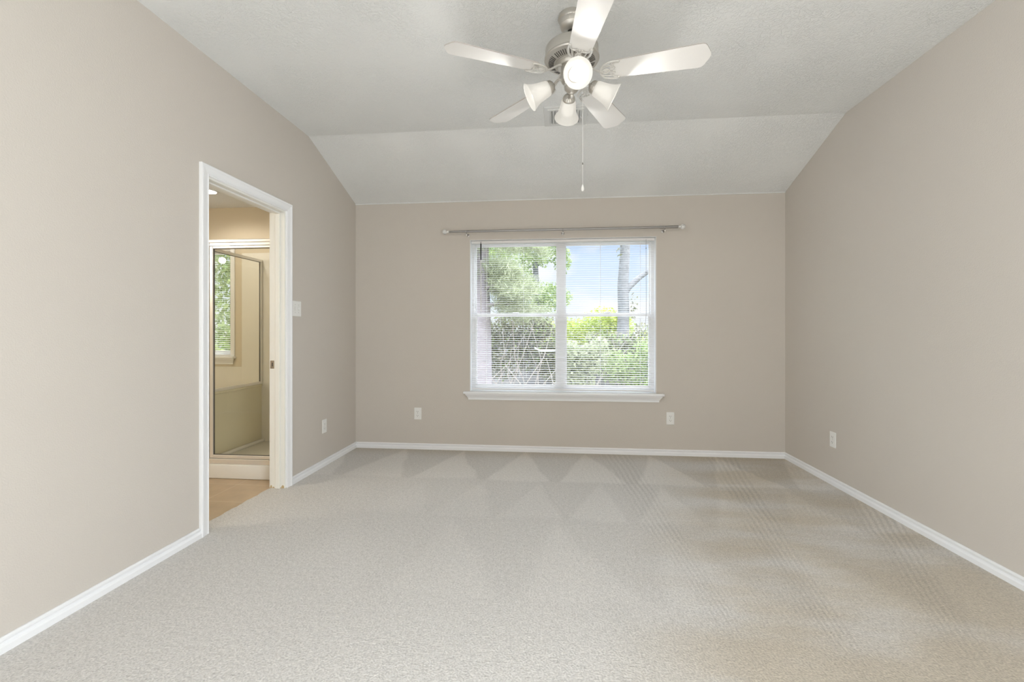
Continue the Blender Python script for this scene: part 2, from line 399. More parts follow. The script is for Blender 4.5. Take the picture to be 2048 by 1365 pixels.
def slab(bm, outer, holes, f, t0, t1):
    """flat panel: 2-D outline with holes, f(a, b, t) -> xyz, between depths t0 and t1"""
    loops = [outer] + holes
    tris = tessellate_polygon([[Vector((a, b, 0)) for a, b in lp] for lp in loops])
    flat = [p for lp in loops for p in lp]
    A = [bm.verts.new(f(a, b, t0)) for a, b in flat]; B = [bm.verts.new(f(a, b, t1)) for a, b in flat]
    for tr in tris:
        bm.faces.new([A[i] for i in tr]); bm.faces.new([B[i] for i in tr])
    k = 0
    for lp in loops:
        n = len(lp)
        for i in range(n):
            j = (i + 1) % n
            bm.faces.new((A[k + i], A[k + j], B[k + j], B[k + i]))
        k += n

def rect(a0, a1, b0, b1): return [(a0, b0), (a1, b0), (a1, b1), (a0, b1)]

def structure(name, bm, m, label, cat, parent=None, sm=False):
    o = ob(name, bm, m, parent, sm)
    return tag(o, label, cat, kind='structure')

# ------------------------------------------------------------------ the room shell
DN, DF, DT = 2.390, 3.113, 2.042         # clear door opening: near, far, head
WX0, WX1, WZ0, WZ1 = -0.827, 0.947, 0.578, 2.055   # window opening
BWX0, BWX1, BWZ0, BWZ1 = -4.30, -3.325, 0.905, 2.03  # bathroom window opening
EXT = 0.16                                # exterior wall thickness
BLX, BNY = -4.75, 0.6                     # bathroom far-left wall, near wall

bm = new()
slab(bm, [(FY, 0), (DN - 0.018, 0), (DN - 0.018, DT + 0.018), (DF + 0.018, DT + 0.018), (DF + 0.018, 0), (BY, 0), (BY, EZ), (KY, CZ), (FY, CZ)], [rect(SWY0, SWY1, SWZ0, SWZ1)], lambda a, b, t: (t, a, b), LX, BX)
structure('wall_left', bm, M['wall'], 'beige painted left wall with the bathroom doorway', 'wall')
bm = new()
slab(bm, [(FY, 0), (BY, 0), (BY, EZ), (KY, CZ), (FY, CZ)], [rect(SWY0, SWY1, SWZ0, SWZ1)], lambda a, b, t: (t, a, b), RX, RX + 0.12)
structure('wall_right', bm, M['wall'], 'blank beige painted right wall with one outlet', 'wall')
bm = new()
slab(bm, rect(BX, RX + 0.12, -0.3, EZ), [rect(WX0, WX1, WZ0, WZ1)], lambda a, b, t: (a, t, b), BY, BY + EXT)
structure('wall_back', bm, M['wall'], 'beige back wall around the double window', 'wall')
bm = new()
slab(bm, rect(LX - 0.117, RX + 0.12, 0, CZ), [], lambda a, b, t: (a, t, b), FY, FY - 0.12)
structure('wall_front', bm, M['wall'], 'plain beige wall behind the viewpoint', 'wall')
bm = new()
slab(bm, [(FY, CZ), (KY, CZ), (BY, EZ), (BY + EXT, EZ), (BY + EXT, EZ + 0.1), (KY, CZ + 0.12), (FY, CZ + 0.12)], [], lambda a, b, t: (t, a, b), BX, RX + 0.12)
structure('ceiling', bm, M['ceiling'], 'white textured ceiling sloping down to the window wall', 'ceiling')
bm = new()
# carpet with a slightly wavy bound edge in the doorway
edge = []
for i in range(25):
    yy = DN + (DF - DN) * i / 24
    edge.append((BX + 0.004 + 0.004 * math.sin(i * 1.1) + 0.003 * math.sin(i * 2.7), yy))
outline = [(LX, FY), (RX, FY), (RX, BY), (LX, BY), (LX, DF)] + edge[::-1] + [(LX, DN)]
slab(bm, outline, [], lambda a, b, t: (a, b, t), 0.0, -0.03)
structure('floor', bm, M['carpet'], 'cream cut pile carpet floor with vacuum marks', 'floor')

# bathroom shell
bm = new(); slab(bm, rect(BLX, BX + 0.001, BNY, BY), [], lambda a, b, t: (a, b, t), -0.008, -0.05)
structure('floor_bathroom', bm, M['tile'], 'tan stone tile floor beyond the doorway', 'floor')
bm = new(); slab(bm, rect(BLX, BX, BNY, BY), [], lambda a, b, t: (a, b, t), EZ, EZ + 0.06)
structure('ceiling_bathroom', bm, M['ceiling'], 'low bathroom ceiling seen through the doorway', 'ceiling')
bm = new(); slab(bm, rect(BLX, BX, -0.3, EZ), [rect(BWX0, BWX1, BWZ0, BWZ1)], lambda a, b, t: (a, t, b), BY, BY + EXT)
structure('wall_bathroom_back', bm, M['bathwall'], 'tan bathroom wall behind the shower with a window', 'wall')
bm = new(); slab(bm, rect(BNY, BY, 0, EZ), [], lambda a, b, t: (t, a, b), BLX, BLX - 0.1)
structure('wall_bathroom_left', bm, M['bathwall'], 'tan bathroom side wall hidden past the doorway', 'wall')
bm = new(); slab(bm, rect(BLX, BX, 0, EZ), [], lambda a, b, t: (a, t, b), BNY, BNY - 0.1)
structure('wall_bathroom_front', bm, M['bathwall'], 'tan bathroom wall facing the shower door', 'wall')

# baseboards: moulded profile (thickness, height)
BB = [(0, 0), (0.016, 0), (0.016, 0.024), (0.012, 0.029), (0.006, 0.033), (0.006, 0.039), (0.012, 0.044), (0.0125, 0.050), (0.006, 0.056), (0, 0.056)]
def baseboard(name, f0, f1, label):
    bm = new()
    a = [bm.verts.new(f0(t, z)) for t, z in BB]; b = [bm.verts.new(f1(t, z)) for t, z in BB]
    n = len(BB)
    for i in range(n): bm.faces.new((a[i], a[(i + 1) % n], b[(i + 1) % n], b[i]))
    bm.faces.new(a); bm.faces.new(b)
    structure(name, bm, M['trim'], label, 'baseboard')
CN, CF, CT = 2.318, 3.185, 2.117          # outer edges of the door casing
baseboard('baseboard_left', lambda t, z: (LX + t, FY, z), lambda t, z: (LX + t, CN, z), 'white moulded baseboard on the left wall up to the doorway')
baseboard('baseboard_left_far', lambda t, z: (LX + t, CF, z), lambda t, z: (LX + t, BY - t, z), 'short white baseboard between the doorway and the corner')
baseboard('baseboard_back', lambda t, z: (LX + t, BY - t, z), lambda t, z: (RX - t, BY - t, z), 'white moulded baseboard under the window')
baseboard('baseboard_right', lambda t, z: (RX - t, FY, z), lambda t, z: (RX - t, BY - t, z), 'white moulded baseboard along the right wall')

# thin caulk bead where the sloped ceiling meets the window wall
bm = new(); box(bm, LX, RX, BY - 0.006, BY, EZ - 0.008, EZ + 0.001)
structure('trim_1', bm, M['ceiling'], 'thin pale bead between sloped ceiling and window wall', 'trim')

# ------------------------------------------------------------------ doorway
door = thing('door_1', 'white cased bathroom doorway in the left wall', 'doorway', (LX, (DN + DF) / 2, 0), kind='structure')
oy = (DN + DF) / 2
CP = [(0, 0), (0, 0.010), (0.006, 0.0135), (0.010, 0.0105), (0.016, 0.0115), (0.030, 0.0135), (0.040, 0.0155), (0.046, 0.019), (0.056, 0.019), (0.060, 0.016), (0.060, 0)]
def casing(bm, x, sgn, yn, yf, zt, z0=0.0):
    cols = []
    for o, t in CP:
        xx = x + sgn * t
        cols.append([bm.verts.new((xx, yn - o, z0)), bm.verts.new((xx, yn - o, zt + o)), bm.verts.new((xx, yf + o, zt + o)), bm.verts.new((xx, yf + o, z0))])
    n = len(cols)
    for i in range(n):
        a, b = cols[i], cols[(i + 1) % n]
        for k in range(3): bm.faces.new((a[k], a[k + 1], b[k + 1], b[k]))
    bm.faces.new([c[0] for c in cols]); bm.faces.new([c[3] for c in cols])
bm = new(); casing(bm, 0, 1, DN - 0.012 - oy, DF + 0.012 - oy, DT + 0.013)
ob('casing', bm, M['trim'], door)
bm = new(); casing(bm, BX - LX, -1, DN - 0.012 - oy, DF + 0.012 - oy, DT + 0.013)
ob('casing', bm, M['trim'], door)
jx0, jx1 = BX - LX, 0.0
bm = new()
box(bm, jx0, jx1, DN - 0.018 - oy, DN - oy, 0, DT + 0.018)
box(bm, jx0, jx1, DF - oy, DF + 0.018 - oy, 0, DT + 0.018)
box(bm, jx0, jx1, DN - oy, DF - oy, DT, DT + 0.018)
ob('jamb', bm, M['jamb'], door)
bm = new()
for s0, s1 in ((DN, DN + 0.011), (DF - 0.011, DF)): box(bm, -0.068, -0.034, s0 - oy, s1 - oy, 0, DT - 0.011, 0.002)
box(bm, -0.068, -0.034, DN - oy, DF - oy, DT - 0.011, DT, 0.002)
ob('door_stop', bm, M['jamb'], door)
bm = new(); box(bm, -0.112, -0.082, DF - 0.002 - oy, DF + 0.001 - oy, 0.885, 0.945, 0.0008)
sp_ = ob('strike_plate', bm, M['strike'], door); sp_['label'] = 'dull brass strike plate'
bm = new(); box(bm, -0.100, -0.091, DF - 0.0026 - oy, DF - oy, 0.902, 0.930)
ob('latch_hole', bm, M['slot'], sp_)
# bare wood where paint has chipped off the foot of the far jamb
bm = new()
for x0, x1, z1 in ((-0.115, -0.098, 0.022), (-0.096, -0.080, 0.010), (-0.028, -0.004, 0.024), (-0.034, -0.028, 0.012)):
    slab(bm, [(x0, 0.0), (x1, 0.0), (x1 - 0.002, z1 * 0.7), ((x0 + x1) / 2, z1), (x0 + 0.003, z1 * 0.6)], [], lambda a, b, t: (a, t, b), DF - oy - 0.0008, DF - oy)
ob('chipped_paint', bm, mat('bare_wood_chip', (0.52, 0.40, 0.22), 0.7), door)

# ------------------------------------------------------------------ windows
def window(name, label, x0, x1, z0, z1, mull, liner=True):
    w = thing(name, label, 'window', ((x0 + x1) / 2, BY, z0), kind='structure')
    ox, oz = (x0 + x1) / 2, z0
    def B(bm, a, b, y0, y1, c, d, bev=0.0): box(bm, a - ox, b - ox, y0 - BY, y1 - BY, c - oz, d - oz, bev)
    bm = new(); t = 0.004
    B(bm, x0, x0 + t, BY + 0.001, BY + 0.10, z0, z1); B(bm, x1 - t, x1, BY + 0.001, BY + 0.10, z0, z1)
    B(bm, x0, x1, BY + 0.001, BY + 0.10, z1 - t, z1); B(bm, x0, x1, BY + 0.001, BY + 0.10, z0, z0 + t)
    ob('jamb_liner', bm, M['trim'], w)
    f = 0.034; ya, yb = BY + 0.075, BY + 0.135
    bm = new()
    B(bm, x0, x0 + f, ya, yb, z0, z1, 0.003); B(bm, x1 - f, x1, ya, yb, z0, z1, 0.003)
    B(bm, x0 + f, x1 - f, ya, yb, z1 - f, z1, 0.003); B(bm, x0 + f, x1 - f, ya, yb, z0, z0 + f, 0.003)
    bays = []
    if mull:
        mxc = (x0 + x1) / 2; B(bm, mxc - 0.036, mxc + 0.036, ya, yb, z0 + f, z1 - f, 0.003)
        bays = [(x0 + f, mxc - 0.036), (mxc + 0.036, x1 - f)]
    else: bays = [(x0 + f, x1 - f)]
    ob('window_frame', bm, M['vinyl'], w)
    zm = z0 + (z1 - z0) * 0.505
    if not mull:
        a, b = bays[0]; s = 0.022; bm = new()
        B(bm, a, a + s, ya + 0.006, ya + 0.04, z0 + f, z1 - f, 0.002); B(bm, b - s, b, ya + 0.006, ya + 0.04, z0 + f, z1 - f, 0.002)
        B(bm, a + s, b - s, ya + 0.006, ya + 0.04, z0 + f, z0 + f + s, 0.002); B(bm, a + s, b - s, ya + 0.006, ya + 0.04, z1 - f - s, z1 - f, 0.002)
        sa = ob('fixed_sash', bm, M['vinyl'], w)
        bm = new(); B(bm, a + s, b - s, ya + 0.018, ya + 0.022, z0 + f + s, z1 - f - s); ob('pane', bm, M['pane'], sa)
        return w
    for a, b in bays:
        bm = new()                                   # lower sash, on the room side
        s = 0.020
        B(bm, a, a + s, ya + 0.006, ya + 0.032, z0 + f, zm, 0.002); B(bm, b - s, b, ya + 0.006, ya + 0.032, z0 + f, zm, 0.002)
        B(bm, a + s, b - s, ya + 0.006, ya + 0.032, z0 + f, z0 + f + 0.028, 0.002); B(bm, a + s, b - s, ya + 0.006, ya + 0.032, zm - 0.018, zm + 0.016, 0.002)
        sa = ob('lower_sash', bm, M['vinyl'], w)
        bm = new(); B(bm, a + s, b - s, ya + 0.016, ya + 0.020, z0 + f + 0.028, zm - 0.018); ob('pane', bm, M['pane'], sa)
        bm = new(); s = 0.012                          # upper sash
        B(bm, a, a + s, ya + 0.034, ya + 0.056, zm - 0.01, z1 - f, 0.002); B(bm, b - s, b, ya + 0.034, ya + 0.056, zm - 0.01, z1 - f, 0.002)
        B(bm, a + s, b - s, ya + 0.034, ya + 0.056, zm - 0.012, zm + 0.018, 0.002); B(bm, a + s, b - s, ya + 0.034, ya + 0.056, z1 - f - 0.018, z1 - f, 0.002)
        sb = ob('upper_sash', bm, M['vinyl'], w)
        bm = new(); B(bm, a + s, b - s, ya + 0.044, ya + 0.048, zm + 0.018, z1 - f - 0.018); ob('pane', bm, M['pane'], sb)
        bm = new(); B(bm, (a + b) / 2 - 0.03, (a + b) / 2 + 0.03, ya - 0.004, ya + 0.010, zm + 0.016, zm + 0.026, 0.003)
        ob('sash_lock', bm, M['vinyl'], sa)
    return w
win = window('window_1', 'white double window with two pairs of sashes in the back wall', WX0, WX1, WZ0, WZ1, True)
bwin = window('window_2', 'tall bathroom window seen through the shower glass', BWX0, BWX1, BWZ0, BWZ1, False)

def stool(name, label, xa, xb, z, aprona, apronb):
    # a moulded sill board with a crown-profile apron whose ends are mitred back
    root = thing(name, label, 'window sill', ((xa + xb) / 2, BY, z), kind='structure'); ox = (xa + xb) / 2
    bm = new(); box(bm, xa - ox, xb - ox, -0.052, -0.0005, -0.021, 0.0, 0.005)
    ob('sill_board', bm, M['trim'], root)
    AP = [(0.0005, -0.081), (0.012, -0.081), (0.013, -0.064), (0.018, -0.060), (0.021, -0.052), (0.030, -0.040), (0.036, -0.033), (0.038, -0.021), (0.0005, -0.021)]
    bm = new()
    a = [bm.verts.new((aprona - ox + 0.012 - o, -o, zz)) for o, zz in AP]; b = [bm.verts.new((apronb - ox - 0.012 + o, -o, zz)) for o, zz in AP]
    n = len(AP)
    for i in range(n): bm.faces.new((a[i], a[(i + 1) % n], b[(i + 1) % n], b[i]))
    bm.faces.new(a); bm.faces.new(b)
    ob('apron', bm, M['trim'], root)
    return root
stool('trim_2', 'white window sill with crown moulded apron under the double window', -0.886, 1.013, 0.578, -0.842, 0.972)
stool('trim_3', 'white sill and apron under the bathroom window', BWX0 - 0.05, BWX1 + 0.055, BWZ0, BWX0 - 0.03, BWX1 + 0.03)
# casing strip of the bathroom window
bm = new()
for a, b, c, d in ((BWX1, BWX1 + 0.045, BWZ0, BWZ1 + 0.05), (BWX0 - 0.045, BWX0, BWZ0, BWZ1 + 0.05), (BWX0, BWX1, BWZ1, BWZ1 + 0.05)):
    box(bm, a, b, BY - 0.014, BY - 0.0005, c, d, 0.003)
structure('trim_4', bm, M['trim'], 'white casing around the bathroom window', 'trim')

# ------------------------------------------------------------------ blinds
def blind(name, label, x0, x1, z0, z1, cords, wand, lift):
    r = thing(name, label, 'blind', ((x0 + x1) / 2, BY + 0.032, z1)); ox = (x0 + x1) / 2
    bm = new(); box(bm, x0 - ox, x1 - ox, -0.0135, 0.0135, -0.027, -0.001, 0.002)
    ob('headrail', bm, M['vinyl'], r)
    pitch = 0.0213; n = int((z1 - z0 - 0.05) / pitch)
    bm = new(); hw = 0.0125
    for i in range(n):
        z = -0.040 - i * pitch
        tilt = 0.13 + 0.012 * math.sin(i * 1.7)
        sag = 0.0
        rows = []
        for c, lift_z in ((-1, 0.0), (-0.4, 0.0016), (0.4, 0.0016), (1, 0.0)):
            yy = c * hw * math.cos(tilt); zz = z + lift_z + c * hw * math.sin(tilt)
            rows.append((bm.verts.new((x0 + 0.004 - ox, yy, zz)), bm.verts.new((x1 - 0.004 - ox, yy, zz))))
        for a, b in zip(rows, rows[1:]): bm.faces.new((a[0], a[1], b[1], b[0]))
    ob('slats', bm, M['slat'], r, True)
    zb = -0.040 - n * pitch
    bm = new(); box(bm, x0 + 0.003 - ox, x1 - 0.003 - ox, -0.0125, 0.0125, zb - 0.012, zb + 0.002, 0.003)
    ob('bottom_rail', bm, M['vinyl'], r)
    for cx in cords:
        bm = new()
        for yy in (-0.0128, 0.0128): tube(bm, [(cx - ox, yy, -0.027), (cx - ox, yy, zb)], 0.0007, 5)
        tube(bm, [(cx - ox, 0, -0.027), (cx - ox, 0, zb)], 0.0006, 5)
        ob('ladder_cord', bm, M['cord'], r)
    if wand is not None:
        bm = new(); tube(bm, [(wand - ox, -0.020, -0.068), (wand - ox + 0.001, -0.022, -0.70)], 0.0036, 6)
        wo = ob('tilt_wand', bm, M['plastic'], r)
        bm = new()
        tube(bm, bez((wand - ox, -0.013, -0.012), (wand - ox - 0.002, -0.03, -0.014), (wand - ox, -0.026, -0.03), (wand - ox, -0.021, -0.034)), 0.0025, 6)
        tube(bm, [(wand - ox, -0.021, -0.030), (wand - ox, -0.021, -0.06), (wand - ox, -0.021, -0.188)], [0.0068, 0.0068, 0.0052], 8)
        h = ob('wand_hook', bm, M['black'], wo); h['label'] = 'black wand hook and grip'
    if lift is not None:
        bm = new()
        tube(bm, [(lift - ox, -0.016, -0.015), (lift - ox, -0.019, -0.4), (lift - ox + 0.001, -0.019, -0.70)] + bez((lift - ox + 0.001, -0.019, -0.70), (lift - ox, -0.02, -0.76), (lift - ox - 0.012, -0.02, -0.80), (lift - ox - 0.004, -0.02, -0.90), 8), 0.0016, 6)
        lc = ob('lift_cord', bm, M['darkcord'], r)
        for zz in (-0.10, -0.33):
            bm = new(); lathe(bm, [(0.0, 0.006), (0.004, 0.003), (0.005, 0), (0.004, -0.004), (0, -0.007)], 8, Matrix.Translation((lift - ox, -0.018, zz)))
            ob('cord_stop', bm, M['darkcord'], lc)
    return r
blind('window_blind', 'wide white mini blind, slats open, in the bedroom double window', WX0 + 0.010, WX1 - 0.010, WZ0 + 0.003, WZ1 - 0.006,
      (-0.667, -0.304, 0.065, 0.433, 0.806), -0.721, 0.857)
blind('window_blind', 'narrow white mini blind in the bathroom window beyond the shower', BWX0 + 0.010, BWX1 - 0.010, BWZ0 + 0.003, BWZ1 - 0.006,
      (BWX0 + 0.2, BWX1 - 0.19), None, None)

# ------------------------------------------------------------------ curtain rod
ry, rz = BY - 0.082, 2.122
rod = thing('curtain_rod', 'satin metal curtain rod with crystal ball finials above the window', 'curtain rod', (0.055, BY, rz))
yo = ry - BY
bm = new(); tube(bm, [(-1.070, yo, 0), (0.95, yo, 0)], 0.0105, 16); ob('inner_tube', bm, M['rodmetal'], rod, True)
bm = new(); tube(bm, [(0.90, yo, 0), (1.070, yo, 0)], 0.0125, 16)
ob('outer_tube', bm, M['rodmetal'], rod, True)
for sx_ in (-1, 1):
    mt = Matrix.Translation((1.070 * sx_, yo, 0)) @ Matrix.Rotation(sx_ * PI / 2, 4, 'Y')
    bm = new(); lathe(bm, [(0, 0), (0.013, 0), (0.0145, 0.003), (0.013, 0.006), (0.009, 0.010), (0.012, 0.016), (0.010, 0.020), (0, 0.022)], 20, mt)
    fi = ob('finial_collar', bm, M['chrome'], rod, True)
    bm = new(); bmesh.ops.create_icosphere(bm, subdivisions=2, radius=0.024, matrix=mt @ Matrix.Translation((0, 0, 0.042)))
    ob('crystal_ball', bm, M['crystal'], fi)
for bx in (-0.845, 0.075, 1.008):
    x = bx - 0.055
    bm = new(); lathe(bm, [(0, 0), (0.014, 0), (0.014, 0.003), (0.005, 0.006), (0.0045, 0.07), (0, 0.07)], 14, Matrix.Translation((x, -0.0005, -0.022)) @ Matrix.Rotation(PI / 2, 4, 'X'))
    tube(bm, [(x, yo + 0.010, -0.024), (x, yo, -0.016), (x, yo - 0.012, -0.008), (x, yo - 0.013, 0.004)], 0.004, 8)
    br = ob('rod_bracket', bm, M['rodmetal'], rod, True)
    bm = new(); lathe(bm, [(0, 0), (0.006, -0.001), (0.0065, -0.012), (0.004, -0.016), (0, -0.017)], 12, Matrix.Translation((x, yo + 0.004, -0.024)))
    ob('set_screw', bm, M['chrome'], br, True)

# ------------------------------------------------------------------ outlets and switch  (built facing -Y, wall plane y = 0)
def outlet(label, loc, rot):
    r = thing('power_outlet', label, 'outlet', loc, rot, 'wall outlets')
    bm = new(); box(bm, -0.0355, 0.0355, -0.006, -0.0003, -0.058, 0.058, 0.002); ob('cover_plate', bm, M['plastic'], r)
    for zc in (0.0195, -0.0195):
        bm = new()
        pts = []
        for k in range(24):
            a = 2 * PI * k / 24; pts.append((0.0175 * math.cos(a), max(-0.0125, min(0.0125, 0.0175 * math.sin(a))) + zc))
        slab(bm, pts, [], lambda a, b, t: (a, t, b), -0.0078, -0.0055)
        rc = ob('receptacle', bm, M['plastic'], r)
        bm = new()
        box(bm, -0.0085, -0.0060, -0.0082, -0.0075, zc - 0.002, zc + 0.007); box(bm, 0.0060, 0.0082, -0.0082, -0.0075, zc - 0.001, zc + 0.006)
        lathe(bm, [(0, 0.0006), (0.0028, 0.0006), (0.0028, 0)], 10, Matrix.Translation((0, -0.0076, zc - 0.007)) @ Matrix.Rotation(PI / 2, 4, 'X'))
        ob('slots', bm, M['slot'], rc)
    bm = new(); lathe(bm, [(0, 0.0012), (0.002, 0.001), (0.003, 0)], 10, Matrix.Translation((0, -0.006, 0)) @ Matrix.Rotation(PI / 2, 4, 'X')); ob('screw', bm, M['grey'], r)
    return r
outlet('white duplex outlet low on the back wall, left of the window', (-1.349, BY, 0.350), (0, 0, 0))
outlet('white duplex outlet low on the back wall below the right end of the window', (1.075, BY, 0.347), (0, 0, 0))
outlet('white outlet low on the left wall between doorway and corner', (LX, 3.676, 0.342), (0, 0, PI / 2))
outlet('white outlet low on the blank right wall', (RX, 3.583, 0.342), (0, 0, -PI / 2))

r = thing('light_switch', 'white double toggle switch plate right of the doorway', 'light switch', (LX, 3.260, 1.337), (0, 0, PI / 2))
bm = new(); box(bm, -0.058, 0.058, -0.006, -0.0003, -0.059, 0.059, 0.002); ob('cover_plate', bm, M['plastic'], r)
for xc in (-0.023, 0.023):
    bm = new(); box(bm, xc - 0.005, xc + 0.005, -0.0066, -0.005, -0.012, 0.012); box(bm, xc - 0.004, xc + 0.004, -0.016, -0.006, -0.001, 0.007, 0.001)
    tg = ob('toggle', bm, M['plastic'], r)
    for zz in (0.03, -0.03):
        bm = new(); lathe(bm, [(0, 0.0012), (0.002, 0.001), (0.003, 0)], 10, Matrix.Translation((xc, -0.006, zz)) @ Matrix.Rotation(PI / 2, 4, 'X'))
        ob('screw', bm, M['grey'], r)
    bm = new(); slab(bm, rect(xc - 0.006, xc + 0.006, -0.0135, 0.0135), [rect(xc - 0.005, xc + 0.005, -0.012, 0.012)], lambda a, b, t: (a, t, b), -0.0064, -0.0058)
    ob('toggle_slot', bm, M['grey'], r)

# ------------------------------------------------------------------ ceiling vent
v = thing('ceiling_vent', 'white louvred air vent in the ceiling behind the fan', 'vent', (0.077, 3.287, CZ))
bm = new()
slab(bm, rect(-0.155, 0.155, -0.142, 0.142), [rect(-0.118, 0.118, -0.104, 0.104)], lambda a, b, t: (a, b, t), -0.0005, -0.007)
slab(bm, rect(-0.130, 0.130, -0.116, 0.116), [rect(-0.116, 0.116, -0.102, 0.102)], lambda a, b, t: (a, b, t), -0.006, -0.013)
ob('frame', bm, M['vent'], v)
bm = new(); box(bm, -0.117, 0.117, -0.103, 0.103, -0.0014, -0.0004); ob('duct_backing', bm, M['ductgrey'], v)
bm = new()
for i in range(11):
    x = -0.105 + 0.021 * i; s = -1 if x < 0 else 1
    pts = [(x - s * 0.006, -0.002), (x - s * 0.002, -0.007), (x + s * 0.005, -0.012), (x + s * 0.009, -0.0135)]
    va = [[bm.verts.new((px, yy, pz + dz)) for px, pz in pts] for yy, dz in ((-0.102, 0), (0.102, 0))]
    vb = [[bm.verts.new((px + s * 0.0012, yy, pz + 0.0008)) for px, pz in pts] for yy in (-0.102, 0.102)]
    for k in range(3):
        bm.faces.new((va[0][k], va[0][k + 1], va[1][k + 1], va[1][k])); bm.faces.new((vb[0][k], vb[0][k + 1], vb[1][k + 1], vb[1][k]))
ob('louvres', bm, M['vent'], v)
bm = new(); box(bm, 0.108, 0.114, -0.02, -0.012, -0.03, -0.005, 0.001); ob('damper_lever', bm, M['vent'], v)

# ------------------------------------------------------------------ ceiling fan
FX, FYY = 0.084, 2.254
fan = thing('ceiling_fan', 'brushed nickel ceiling fan with five white blades and four lit bell shades', 'ceiling fan', (FX, FYY, CZ))
Z = lambda z: z - CZ
bm = new()
lathe(bm, [(0.0, Z(2.7445)), (0.066, Z(2.7445)), (0.068, Z(2.742)), (0.068, Z(2.726)), (0.064, Z(2.723)), (0.061, Z(2.720)), (0.0605, Z(2.716)), (0.059, Z(2.702)), (0.0575, Z(2.698)), (0.059, Z(2.695)), (0.054, Z(2.684)), (0.042, Z(2.674)), (0.030, Z(2.669)), (0.022, Z(2.668)), (0.022, Z(2.676)), (0, Z(2.676))], 96, flute=(32, 0.018, 6, 7))
ob('canopy', bm, M['nickel'], fan, True)
bm = new(); lathe(bm, [(0, Z(2.70)), (0.012, Z(2.70)), (0.012, Z(2.60)), (0, Z(2.60))], 20); lathe(bm, [(0.012, Z(2.668)), (0.0195, Z(2.672)), (0.012, Z(2.660))], 20)
ob('downrod', bm, M['black'], fan, True)
bm = new()
lathe(bm, [(0.0, Z(2.612)), (0.020, Z(2.612)), (0.024, Z(2.602)), (0.060, Z(2.598)), (0.105, Z(2.592)), (0.126, Z(2.586)), (0.132, Z(2.578)), (0.132, Z(2.535)), (0.136, Z(2.531)), (0.137, Z(2.525)), (0.134, Z(2.520)), (0.126, Z(2.517)), (0.121, Z(2.516)), (0.086, Z(2.503)), (0.078, Z(2.506)), (0.072, Z(2.502)), (0.070, Z(2.488)), (0.066, Z(2.484)), (0, Z(2.484))], 72)
hs = ob('motor_housing', bm, M['nickel'], fan, True)
bm = new()
for k in range(60):
    a = 2 * PI * k / 60
    if k % 12 in (0,): continue
    mt = Matrix.Rotation(a, 4, 'Z') @ Matrix.Translation((0.1035, 0, Z(2.5090))) @ Matrix.Rotation(-0.355, 4, 'Y')
    box(bm, -0.0135, 0.0135, -0.0022, 0.0022, -0.0012, 0.0016, 0, mt)
ob('vent_slots', bm, M['slot'], hs)
bm = new()
lathe(bm, [(0, Z(2.486)), (0.052, Z(2.486)), (0.054, Z(2.480)), (0.054, Z(2.455)), (0.050, Z(2.450)), (0.050, Z(2.432)), (0.053, Z(2.428)), (0.052, Z(2.418)), (0.040, Z(2.408)), (0.036, Z(2.398)), (0.038, Z(2.392)), (0.036, Z(2.378)), (0.026, Z(2.366)), (0.012, Z(2.358)), (0.009, Z(2.350)), (0.011, Z(2.344)), (0.006, Z(2.336)), (0, Z(2.335))], 48)
ob('light_kit_hub', bm, M['nickel'], fan, True)

